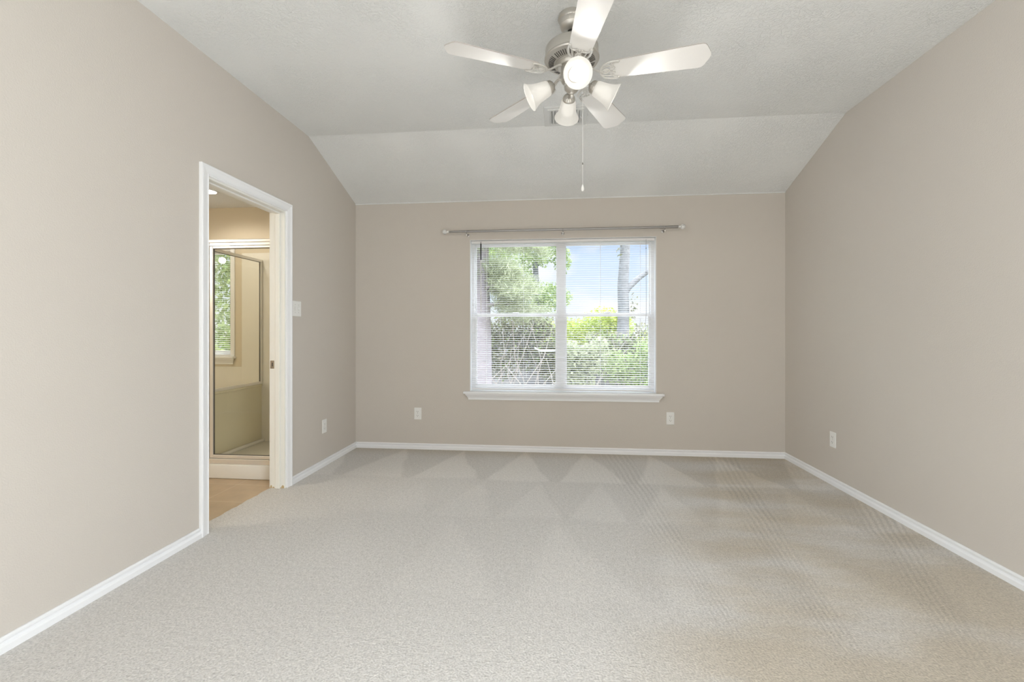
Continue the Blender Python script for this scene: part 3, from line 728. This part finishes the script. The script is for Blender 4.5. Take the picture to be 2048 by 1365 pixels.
def blade_outline():
    hw = [(0.188, 0.030), (0.194, 0.041), (0.204, 0.049), (0.225, 0.0535), (0.30, 0.0575), (0.40, 0.0625), (0.50, 0.067), (0.585, 0.0705), (0.604, 0.0700), (0.616, 0.0655), (0.624, 0.056), (0.630, 0.044), (0.637, 0.030), (0.644, 0.016), (0.648, 0.0)]
    up = [(r, w) for r, w in hw]; dn = [(r, -w) for r, w in hw[:-1]][::-1]
    return up + dn
def build_blade(ang):
    bl = bpy.data.objects.new('blade', None)
    pitch = Matrix.Rotation(math.radians(-12), 4, 'X')
    zb = Z(2.446)
    bm = new(); slab(bm, blade_outline(), [], lambda a, b, t: (a, b, t), 0.0, 0.006)
    for f in bm.faces:
        f.normal_update(); f.material_index = 1 if abs(f.normal.z) < 0.5 else 0
    bmesh.ops.transform(bm, matrix=Matrix.Translation((0, 0, zb)) @ pitch, verts=bm.verts[:])
    b = ob('blade', bm, [M['blade'], M['bladeedge']], fan, rot=(0, 0, ang))
    # ornate iron: flat arm, outer loop, scallops, centre oval
    bm = new(); t = -0.0045
    def rib(pts, r=0.0042, flat=0.7): tube(bm, [(x, y, t) for x, y in pts], r, 8, flat)
    n = 10
    for s in (-1, 1):
        rib([(p.x, p.y) for p in bez((0.142, s * 0.004, 0), (0.146, s * 0.040, 0), (0.180, s * 0.060, 0), (0.232, s * 0.052, 0), 14)], 0.0055)
        rib([(p.x, p.y) for p in bez((0.232, s * 0.052, 0), (0.236, s * 0.045, 0), (0.222, s * 0.042, 0), (0.224, s * 0.048, 0), 8)], 0.0035)
        rib([(p.x, p.y) for p in bez((0.222, s * 0.046, 0), (0.196, s * 0.046, 0), (0.198, s * 0.020, 0), (0.212, s * 0.012, 0), 12)], 0.004)
        rib([(p.x, p.y) for p in bez((0.212, s * 0.012, 0), (0.200, s * 0.016, 0), (0.192, s * 0.010, 0), (0.186, 0, 0), 10)], 0.004)
        rib([(p.x, p.y) for p in bez((0.150, s * 0.020, 0), (0.165, s * 0.030, 0), (0.180, s * 0.030, 0), (0.196, s * 0.034, 0), 10)], 0.0032)
    rib([(0.167 + 0.017 * math.cos(2 * PI * k / 16), 0.0125 * math.sin(2 * PI * k / 16)) for k in range(17)], 0.0042)
    bmesh.ops.create_uvsphere(bm, u_segments=12, v_segments=8, radius=1.0, matrix=Matrix.Translation((0.167, 0, t)) @ Matrix.Diagonal((0.012, 0.009, 0.004, 1)))
    for x, y in ((0.228, 0.049), (0.228, -0.049), (0.207, 0.0)):
        bmesh.ops.create_uvsphere(bm, u_segments=10, v_segments=6, radius=1.0, matrix=Matrix.Translation((x, y, t - 0.002)) @ Matrix.Diagonal((0.0055, 0.0055, 0.0035, 1)))
    bmesh.ops.transform(bm, matrix=Matrix.Translation((0, 0, zb)) @ pitch, verts=bm.verts[:])
    tube(bm, [(0.055, 0, Z(2.490)), (0.075, 0, Z(2.482)), (0.10, 0, Z(2.466)), (0.125, 0, Z(2.450)), (0.150, 0, zb - 0.004)], [0.013, 0.012, 0.0095, 0.0085, 0.009], 12, 0.45)
    ir = ob('blade_iron', bm, M['iron'], b, True); ir['label'] = 'scrolled pewter blade iron'
    return b
PH = -0.171
for k in range(5): build_blade(PH + k * 2 * PI / 5)

TILT = math.radians(27)
for k in range(4):
    az = math.radians(5.5 + 90 * k)
    # arm from the hub, fitter cup, bell shade, bulb: local frame has +X outward
    R0 = Matrix.Rotation(az, 4, 'Z')
    bm = new()
    tube(bm, [R0 @ p for p in bez((0.030, 0, Z(2.402)), (0.055, 0, Z(2.440)), (0.080, 0, Z(2.425)), (0.092, 0, Z(2.396)), 14)], 0.0045, 10)
    arm = ob('light_arm', bm, M['nickel'], fan, True)
    A = R0 @ Matrix.Translation((0.113, 0, Z(2.386))) @ Matrix.Rotation(PI / 2 + TILT, 4, 'Y')   # local z runs out along the shade axis
    bm = new(); lathe(bm, [(0, -0.030), (0.007, -0.029), (0.010, -0.026), (0.020, -0.022), (0.028, -0.014), (0.031, -0.006), (0.0325, -0.004), (0.033, 0.006), (0.031, 0.008), (0.030, 0.004), (0.0, 0.0)], 64, A, flute=(20, 0.035, 3, 5))
    ob('fitter', bm, M['nickel'], arm, True)
    bm = new(); lathe(bm, [(0.029, 0.000), (0.0355, 0.006), (0.0385, 0.016), (0.0405, 0.030), (0.0425, 0.045), (0.0455, 0.062), (0.0505, 0.080), (0.0575, 0.096), (0.0635, 0.106), (0.0665, 0.111)], 48, A)
    sh = ob('lamp_shade', bm, M['shade'], arm, True); sh['label'] = 'frosted white bell glass shade'
    bm = new(); lathe(bm, [(0.0, 0.002), (0.013, 0.004), (0.014, 0.022), (0.020, 0.034), (0.029, 0.046), (0.0335, 0.060), (0.031, 0.076), (0.022, 0.088), (0.010, 0.093), (0, 0.094)], 20, A)
    ob('bulb', bm, M['bulb'], arm, True)
    ld = bpy.data.lights.new('lamp_light', 'SPOT'); ld.energy = LAMP * (0.45 if k == 3 else 1.0); ld.spot_size = math.radians(164); ld.spot_blend = 0.35; ld.shadow_soft_size = 0.03; ld.color = (1.0, 0.985, 0.96)
    lo = bpy.data.objects.new('lamp_light', ld); COL.objects.link(lo); lo.parent = arm
    lo.matrix_local = A @ Matrix.Translation((0, 0, 0.101)) @ Matrix.Rotation(PI, 4, 'X')
# pull chains
bm = new(); tube(bm, [(0.050, 0.0, Z(2.425)), (0.0545, 0.0, Z(2.40)), (0.0545, 0.003, Z(1.895))], 0.0011, 6)
pc = ob('pull_chain', bm, M['plastic'], fan)
bm = new(); lathe(bm, [(0, 0.006), (0.0022, 0.004), (0.0026, -0.004), (0, -0.007)], 10, Matrix.Translation((0.0545, 0.0025, Z(2.003)))); ob('chain_connector', bm, M['slot'], pc, True)
bm = new(); lathe(bm, [(0, 0.0), (0.003, -0.001), (0.005, -0.008), (0.0075, -0.016), (0.0080, -0.024), (0.006, -0.032), (0.0, -0.036)], 16, Matrix.Translation((0.0545, 0.003, Z(1.897)))); ob('chain_pendant', bm, M['plastic'], pc, True)
bm = new(); tube(bm, [(-0.030, -0.040, Z(2.425)), (-0.034, -0.045, Z(2.40)), (-0.034, -0.045, Z(2.375))], 0.0011, 6); ob('pull_chain', bm, M['plastic'], fan)

# ------------------------------------------------------------------ bathroom: shower stall
SY, SXL, SXR = 3.289, -2.982, BX - 0.002
# knee wall under the side panel
bm = new(); box(bm, SXL - 0.115, SXL + 0.0, SY + 0.02, BY - 0.012, 0.0, 0.605); box(bm, SXL - 0.125, SXL + 0.012, SY + 0.012, BY - 0.012, 0.605, 0.628, 0.006)
structure('wall_knee', bm, M['kneewall'], 'low cream wall between shower and tub under the glass panel', 'wall')
# surround panels on the far and right walls (cream marble)
bm = new(); box(bm, -3.20, BX - 0.012, BY - 0.012, BY - 0.0005, 0.0, 1.965, 0.002); box(bm, BX - 0.012, BX - 0.0005, SY + 0.04, BY - 0.012, 0.0, 1.965, 0.002)
structure('wall_surround', bm, M['surround'], 'pale cultured marble wall panels inside the shower', 'wall panel')
bm = new()
slab(bm, rect(BLX + 0.001, -3.13, 0.0, 0.80), [], lambda a, b, t: (a, t, b), BY - 0.010, BY - 0.0005)
structure('wall_tub_deck', bm, M['surround'], 'pale marble panel under the bathroom window', 'wall panel')

sh = thing('shower_enclosure', 'framed glass shower stall with white curb beyond the doorway', 'shower', ((SXL + SXR) / 2, SY, 0))
ox = (SXL + SXR) / 2
def BS(bm, a, b, c, d, e_, f_, bev=0.0): box(bm, a - ox, b - ox, c - SY, d - SY, e_, f_, bev)
bm = new()
BS(bm, SXL + 0.003, SXR - 0.014, SY, SY + 0.075, -0.006, 0.104, 0.006)
BS(bm, SXL + 0.003, SXR - 0.014, SY + 0.075, BY - 0.014, -0.006, 0.045, 0.004)
# the pan slopes up into a rounded cove at the knee wall
tube(bm, [(SXL + 0.020 - ox, SY + 0.08 - SY, 0.055), (SXL + 0.020 - ox, BY - 0.016 - SY, 0.055)], 0.018, 10)
ob('shower_pan', bm, M['pan'], sh, True)
bm = new()
BS(bm, SXL, SXR - 0.014, SY + 0.012, SY + 0.044, 0.1045, 0.146, 0.003)           # bottom track
BS(bm, SXL - 0.010, SXR - 0.014, SY + 0.010, SY + 0.046, 1.868, 1.893, 0.004)    # header
BS(bm, SXL - 0.010, SXR - 0.014, SY + 0.020, SY + 0.038, 1.846, 1.868, 0.001)
BS(bm, -2.770, -2.752, SY + 0.012, SY + 0.044, 0.146, 1.868, 0.002)              # strike post
BS(bm, SXR - 0.034, SXR - 0.014, SY + 0.012, SY + 0.044, 0.146, 1.868, 0.002)    # wall jamb
BS(bm, SXL - 0.012, SXL + 0.012, SY + 0.012, SY + 0.044, 0.632, 1.868, 0.002)    # corner post
ob('door_surround', bm, M['chrome'], sh)
dx0, dx1, dz0, dz1 = -2.746, SXR - 0.038, 0.150, 1.843
bm = new(); t = 0.028
BS(bm, dx0, dx0 + t, SY + 0.016, SY + 0.040, dz0, dz1, 0.003); BS(bm, dx1 - t, dx1, SY + 0.016, SY + 0.040, dz0, dz1, 0.003)
BS(bm, dx0 + t, dx1 - t, SY + 0.016, SY + 0.040, dz0, dz0 + 0.026, 0.003); BS(bm, dx0 + t, dx1 - t, SY + 0.016, SY + 0.040, dz1 - 0.020, dz1, 0.003)
sd = ob('shower_door', bm, M['chrome'], sh)
bm = new(); BS(bm, dx0 + t, dx1 - t, SY + 0.026, SY + 0.031, dz0 + 0.026, dz1 - 0.020); ob('door_glass', bm, M['showerglass'], sd)
bm = new(); g = 0.0035
BS(bm, dx0 + t, dx0 + t + g, SY + 0.022, SY + 0.034, dz0 + 0.026, dz1 - 0.020); BS(bm, dx0 + t, dx1 - t, SY + 0.022, SY + 0.034, dz0 + 0.026, dz0 + 0.026 + g); BS(bm, dx0 + t, dx1 - t, SY + 0.022, SY + 0.034, dz1 - 0.020 - g, dz1 - 0.020)
ob('gasket', bm, M['slot'], sd)
# fixed return beside the door
bm = new(); BS(bm, SXL + 0.012, -2.770, SY + 0.026, SY + 0.031, 0.146, 1.868); ob('return_glass', bm, M['showerglass'], sh)
# side panel on the knee wall
bm = new()
BS(bm, SXL - 0.014, SXL + 0.010, SY + 0.046, BY - 0.014, 0.628, 0.654, 0.003); BS(bm, SXL - 0.014, SXL + 0.010, SY + 0.046, BY - 0.014, 1.866, 1.893, 0.003)
BS(bm, SXL - 0.014, SXL + 0.010, BY - 0.040, BY - 0.014, 0.654, 1.866, 0.003)
spn = ob('side_panel_frame', bm, M['chrome'], sh)
bm = new(); BS(bm, SXL - 0.004, SXL + 0.001, SY + 0.046, BY - 0.040, 0.654, 1.866); ob('side_glass', bm, M['showerglass'], spn)
bm = new(); BS(bm, SXL - 0.002, SXL + 0.006, SY + 0.046, BY - 0.040, 1.862, 1.866); BS(bm, SXL - 0.006, SXL + 0.004, BY - 0.044, BY - 0.040, 0.654, 1.866); ob('gasket', bm, M['slot'], spn)

# recessed ceiling light and vanity globe of the bathroom
rl = thing('recessed_light', 'lit round recessed light in the bathroom ceiling', 'ceiling light', (-3.145, 3.754, EZ))
bm = new(); lathe(bm, [(0.088, -0.0005), (0.095, -0.003), (0.092, -0.007), (0.076, -0.007), (0.072, -0.0005)], 32); ob('trim_ring', bm, M['vent'], rl, True)
bm = new(); lathe(bm, [(0, -0.004), (0.075, -0.004), (0.075, -0.0008), (0, -0.0008)], 32); ob('lens', bm, M['bathlens'], rl)
ld = bpy.data.lights.new('recessed_lamp', 'SPOT'); ld.energy = 15; ld.spot_size = math.radians(160); ld.spot_blend = 0.4; ld.shadow_soft_size = 0.06; ld.color = (1.0, 0.93, 0.84)
lo = bpy.data.objects.new('recessed_lamp', ld); COL.objects.link(lo); lo.parent = rl; lo.location = (0, 0, -0.012)
vl = thing('vanity_light', 'lit globe vanity light mirrored in the shower door', 'wall light', (-4.13, BNY, 2.05))
bm = new(); lathe(bm, [(0, 0), (0.06, 0), (0.055, 0.02), (0.012, 0.03), (0.012, 0.80), (0, 0.80)], 24, Matrix.Translation((0, 0.0005, 0)) @ Matrix.Rotation(-PI / 2, 4, 'X')); ob('wall_mount', bm, M['chrome'], vl, True)
bm = new(); bmesh.ops.create_uvsphere(bm, u_segments=20, v_segments=12, radius=0.038, matrix=Matrix.Translation((0, 0.86, 0))); ob('globe_bulb', bm, M['bathbulb'], vl, True)
ld = bpy.data.lights.new('vanity_lamp', 'POINT'); ld.energy = 34; ld.shadow_soft_size = 0.03; ld.color = (1.0, 0.93, 0.82)
lo = bpy.data.objects.new('vanity_lamp', ld); COL.objects.link(lo); lo.parent = vl; lo.location = (0.05, 0.92, -0.02)

# ------------------------------------------------------------------ outdoors
GZ = -0.25
bm = new(); slab(bm, rect(-30, 30, BY + EXT + 0.01, 60), [], lambda a, b, t: (a, b, t), GZ, GZ - 0.1)
structure('ground', bm, M['ground'], 'grey leaf strewn ground outside the window', 'ground')

def leafmesh(name, pos, size, material, parent, aspect=0.5, down=0.0, spread=1.0):
    """one mesh of folded four-point leaves at pos (N,3)"""
    n = len(pos); d = RNG.normal(size=(n, 3)); d[:, 2] = d[:, 2] * spread - down
    d /= np.linalg.norm(d, axis=1)[:, None]
    s = np.cross(d, RNG.normal(size=(n, 3))); s /= np.linalg.norm(s, axis=1)[:, None] + 1e-9
    nn = np.cross(d, s); L_ = (size * RNG.uniform(0.6, 1.3, n))[:, None]
    v = np.empty((n, 4, 3))
    v[:, 0] = pos - d * L_ * 0.5; v[:, 2] = pos + d * L_ * 0.5
    v[:, 1] = pos + s * L_ * aspect * 0.5 + nn * L_ * 0.08; v[:, 3] = pos - s * L_ * aspect * 0.5 + nn * L_ * 0.08
    me = bpy.data.meshes.new(name)
    me.vertices.add(n * 4); me.vertices.foreach_set('co', v.reshape(-1))
    me.loops.add(n * 4); me.loops.foreach_set('vertex_index', np.arange(n * 4))
    me.polygons.add(n); me.polygons.foreach_set('loop_start', np.arange(0, n * 4, 4)); me.polygons.foreach_set('loop_total', np.full(n, 4))
    me.update(calc_edges=True); me.materials.append(material)
    o = bpy.data.objects.new(name, me); COL.objects.link(o)
    if parent is not None: o.parent = parent
    return o

def blobs(n, centres, radii):
    """points scattered through a set of ellipsoids, denser near their skins"""
    c = np.array(centres, float); r = np.array(radii, float)
    w = (r[:, 0] * r[:, 1] * r[:, 2]) ** 0.67; k = RNG.choice(len(c), n, p=w / w.sum())
    d = RNG.normal(size=(n, 3)); d /= np.linalg.norm(d, axis=1)[:, None]
    return c[k] + d * r[k] * (RNG.uniform(0.05, 1, n) ** 0.45)[:, None]

def trunk(bm, pts, rad): tube(bm, pts, rad, 12)

# pine close to the window on the left
px, py_ = -1.215, 7.4
pine = thing('pine_tree', 'pine with pinkish trunk and pale soft needles in the left panes', 'tree', (px, py_, GZ))
bm = new(); trunk(bm, [(0, 0, -0.1), (0.0, 0, 1.2), (-0.03, 0, 2.6), (-0.02, 0, 4.6)], [0.17, 0.155, 0.14, 0.12])
ob('trunk', bm, M['barkpink'], pine, True)
bm = new()
cl = []
for i in range(34):
    a = RNG.uniform(-PI, PI); z0 = RNG.uniform(1.8, 3.9); ln = RNG.uniform(0.45, 1.1)
    if i < 22: a = RNG.uniform(-0.9, 0.5)
    p = [Vector((0, 0, z0)), Vector((0.5 * ln * math.cos(a), 0.5 * ln * math.sin(a), z0 + 0.02)), Vector((ln * math.cos(a), ln * math.sin(a), z0 - 0.14))]
    tube(bm, p, [0.022, 0.015, 0.006], 6); cl += [p[1], p[2], (p[1] + p[2]) / 2]
ob('branches', bm, M['barkpink'], pine, True)
pos = []
for c in cl:
    k = 330; dd = RNG.normal(size=(k, 3)); dd /= np.linalg.norm(dd, axis=1)[:, None]
    pos.append(np.array(c)[None, :] + dd * RNG.uniform(0.02, 0.24, k)[:, None] * np.array([1.1, 1.1, 0.85]))
leafmesh('foliage', np.concatenate(pos), 0.15, M['pine'], pine, 0.06, 0.25)

# leafy tree crown behind the pine, reaching over the centre mullion
lt = thing('leafy_tree', 'sunlit small leaved tree behind the pine, left of the centre mullion', 'tree', (-0.45, 10.2, GZ))
bm = new(); trunk(bm, [(0, 0, -0.1), (0.05, 0, 1.5), (0.0, 0.1, 3.0), (0.1, 0.1, 4.2)], [0.10, 0.085, 0.06, 0.03]); ob('trunk', bm, M['bark'], lt, True)
P_ = blobs(9500, [(0.0, 0, 3.3), (-0.5, 0.2, 2.6), (0.35, 0, 2.2), (0.30, 0.0, 3.75), (-1.2, 0.3, 3.2), (0.62, 0, 3.05), (-0.2, 0.2, 2.1)],
           [(0.55, 0.5, 0.45), (0.6, 0.5, 0.5), (0.5, 0.5, 0.35), (0.55, 0.5, 0.4), (0.8, 0.6, 0.6), (0.22, 0.3, 0.35), (0.6, 0.5, 0.4)])
leafmesh('foliage', P_, 0.085, M['greenleaf'], lt)

# tall bare trunk with one branch, right panes
bt = thing('tall_tree', 'tall grey trunk with one branch rising right in the right pane', 'tree', (1.545, 10.25, GZ))
bm = new()
trunk(bm, [(-0.04, 0, -0.1), (-0.02, 0, 1.24), (0.0, 0, 1.89), (-0.016, 0, 2.47), (0.03, 0, 3.2), (0.05, 0, 4.5), (0.08, 0, 6.0)], [0.16, 0.143, 0.127, 0.123, 0.111, 0.103, 0.08])
ob('trunk', bm, M['bark'], bt, True)
bm = new(); trunk(bm, [(0.0, 0, 2.26), (0.115, 0, 2.42), (0.37, 0.04, 2.65), (0.67, 0.08, 2.86), (1.23, 0.08, 3.45)], [0.09, 0.07, 0.058, 0.052, 0.04]); ob('branch', bm, M['bark'], bt, True)
P_ = np.concatenate([np.stack([RNG.normal(0.21, 0.04, 46), RNG.normal(-0.1, 0.04, 46), RNG.uniform(1.69, 2.28, 46)], 1),
                     np.stack([RNG.normal(-0.12, 0.03, 16), RNG.normal(-0.1, 0.04, 16), RNG.uniform(2.85, 3.6, 16)], 1)])
leafmesh('ivy', P_, 0.085, M['darkleaf'], bt)

# yellow-green shrubs rising in front of the sky, right panes
def shrub(name, label, loc, cs, rs, n, size, m, stems=5):
    s = thing(name, label, 'shrub', (*loc, GZ))
    bm = new()
    for i in range(stems):
        c = cs[i % len(cs)]; tube(bm, [(c[0] * 0.3, c[1] * 0.3, -0.05), (c[0] * 0.7, c[1] * 0.7, c[2] * 0.55), (c[0], c[1], c[2])], [0.022, 0.016, 0.006], 6)
    ob('stems', bm, M['bark'], s, True)
    leafmesh('foliage', blobs(n, cs, rs), size, m, s)
    return s
shrub('leafy_shrub', 'bright yellow green bush topping out against the sky in the right pane', (0.95, 11.0),
      [(-0.5, 0, 1.36), (0.2, 0, 1.58), (0.55, 0.1, 1.52), (-1.1, 0, 1.25), (0.3, 0, 0.8), (1.5, 0, 1.1)],
      [(0.5, 0.4, 0.42), (0.55, 0.4, 0.45), (0.45, 0.4, 0.42), (0.4, 0.4, 0.45), (1.0, 0.4, 0.5), (0.6, 0.4, 0.42)], 8500, 0.085, M['yellowleaf'])
shrub('leafy_shrub', 'green bush low at the far right edge of the window', (1.50, 8.58),
      [(-0.35, 0, 0.75), (0.25, 0, 0.9), (0.1, 0, 0.35), (0.6, 0, 0.5)], [(0.4, 0.3, 0.35), (0.4, 0.3, 0.4), (0.45, 0.3, 0.4), (0.4, 0.3, 0.5)], 3800, 0.075, M['greenleaf'])
shrub('leafy_shrub', 'pale green bush just right of the centre mullion in the lower pane', (0.36, 7.8),
      [(-0.1, 0, 1.0), (0.22, 0, 0.92), (0.05, 0, 0.6), (0.4, 0.1, 1.05)], [(0.2, 0.25, 0.3), (0.25, 0.25, 0.3), (0.3, 0.25, 0.3), (0.2, 0.25, 0.28)], 2600, 0.075, M['pine'])
# vine thickets sprawling over the fence
def thicket(label, loc, cs, rs, n, mix):
    s = thing('vine_thicket', label, 'vines', (*loc, GZ))
    bm = new()
    for i in range(26):
        c = cs[i % len(cs)]; r_ = rs[i % len(rs)]
        a = Vector((c[0] + RNG.uniform(-1, 1) * r_[0], c[1] - 0.15, 0.05)); b = Vector((c[0] + RNG.uniform(-1, 1) * r_[0], c[1] - 0.2, c[2] + RNG.uniform(-0.3, 1) * r_[2]))
        mdl = (a + b) / 2 + Vector((RNG.uniform(-0.3, 0.3), RNG.uniform(-0.15, 0.1), 0))
        tube(bm, [a, mdl, b], [0.010, 0.008, 0.004], 5)
    ob('vine_stems', bm, M['twig'], s)
    P = blobs(n, cs, rs); k = int(n * mix)
    leafmesh('dark_leaves', P[:k], 0.075, M['darkleaf'], s); leafmesh('bright_leaves', P[k:], 0.065, M['greenleaf'], s)
    return s
thicket('brownish vine thicket behind the pine trunk in the lower left pane', (-0.55, 8.6),
        [(-0.5, 0, 1.0), (0.25, 0, 1.1), (-0.1, 0, 1.5), (-1.1, 0, 1.2), (0.6, 0, 0.75)], [(0.6, 0.2, 0.55), (0.5, 0.2, 0.55), (0.7, 0.2, 0.4), (0.6, 0.2, 0.6), (0.4, 0.2, 0.4)], 9500, 0.8)
thicket('dark vine thicket under the tall trunk in the lower right pane', (0.95, 9.35),
        [(-0.5, 0, 0.75), (0.3, 0, 0.85), (0.9, 0, 1.1), (-1.0, 0, 0.9), (0.1, 0, 1.15)], [(0.6, 0.2, 0.4), (0.6, 0.2, 0.4), (0.5, 0.2, 0.5), (0.4, 0.2, 0.4), (0.5, 0.2, 0.3)], 6500, 0.55)

# board fence at the end of the yard: pickets are one pattern, rails and posts are parts
fe = thing('board_fence', 'weathered grey board fence behind the vines', 'fence', (0, 9.75, GZ))
bm = new()
x = -9.0
while x < 9.0:
    h = 1.12 + RNG.uniform(-0.02, 0.02); box(bm, x, x + 0.135, -0.012, 0.008, 0.03, h); x += 0.142
ob('pickets', bm, M['fence'], fe)
for zz in (0.3, 0.9):
    bm = new(); box(bm, -9, 9, 0.008, 0.045, zz, zz + 0.085); ob('rail', bm, M['fence'], fe)
for k in range(8):
    bm = new(); xx = -8.5 + 2.43 * k; box(bm, xx - 0.045, xx + 0.045, 0.045, 0.135, -0.2, 1.1); ob('post', bm, M['fence'], fe)
# strip of white cloth slung between the vines
bm = new()
rows = []
for p in bez((-0.37, 8.05, 0.88), (-0.28, 8.0, 0.80), (-0.14, 8.0, 0.82), (0.05, 8.05, 0.835), 14):
    rows.append((p + Vector((0, -0.02, 0.006)), p + Vector((0, 0.01, -0.022)), p + Vector((0, 0.03, -0.004))))
for off in range(2):
    vv = [[bm.verts.new(q_) for q_ in r_] for r_ in rows] if off == 0 else vv
    for a, b in zip(vv, vv[1:]): bm.faces.new((a[off], a[off + 1], b[off + 1], b[off]))
so_ = ob('hammock', bm, M['pvc'], None, True); tag(so_, 'sagging strip of white cloth strung low left of the centre mullion', 'hammock')
md = so_.modifiers.new('thickness', 'SOLIDIFY'); md.thickness = 0.006

# trees outside the bathroom window
gt = thing('leafy_tree', 'dense green tree filling the bathroom window', 'tree', (-6.0, 7.3, GZ))
bm = new(); trunk(bm, [(0, 0.5, -0.1), (0.05, 0.5, 1.5), (0, 0.5, 3.6)], [0.12, 0.10, 0.05]); ob('trunk', bm, M['bark'], gt, True)
P_ = blobs(15000, [(0, 0, 1.2), (0.6, 0.2, 2.2), (-0.7, 0, 2.1), (0.1, 0.1, 3.0), (0.9, 0.1, 1.1), (-0.8, 0.1, 1.0), (0.8, 0.2, 3.2), (0.3, 0, 0.4), (-1.6, 0, 1.6), (-1.5, 0.2, 2.8)],
           [(0.8, 0.6, 0.7)] * 10)
leafmesh('foliage', P_, 0.10, M['greenleaf'], gt)
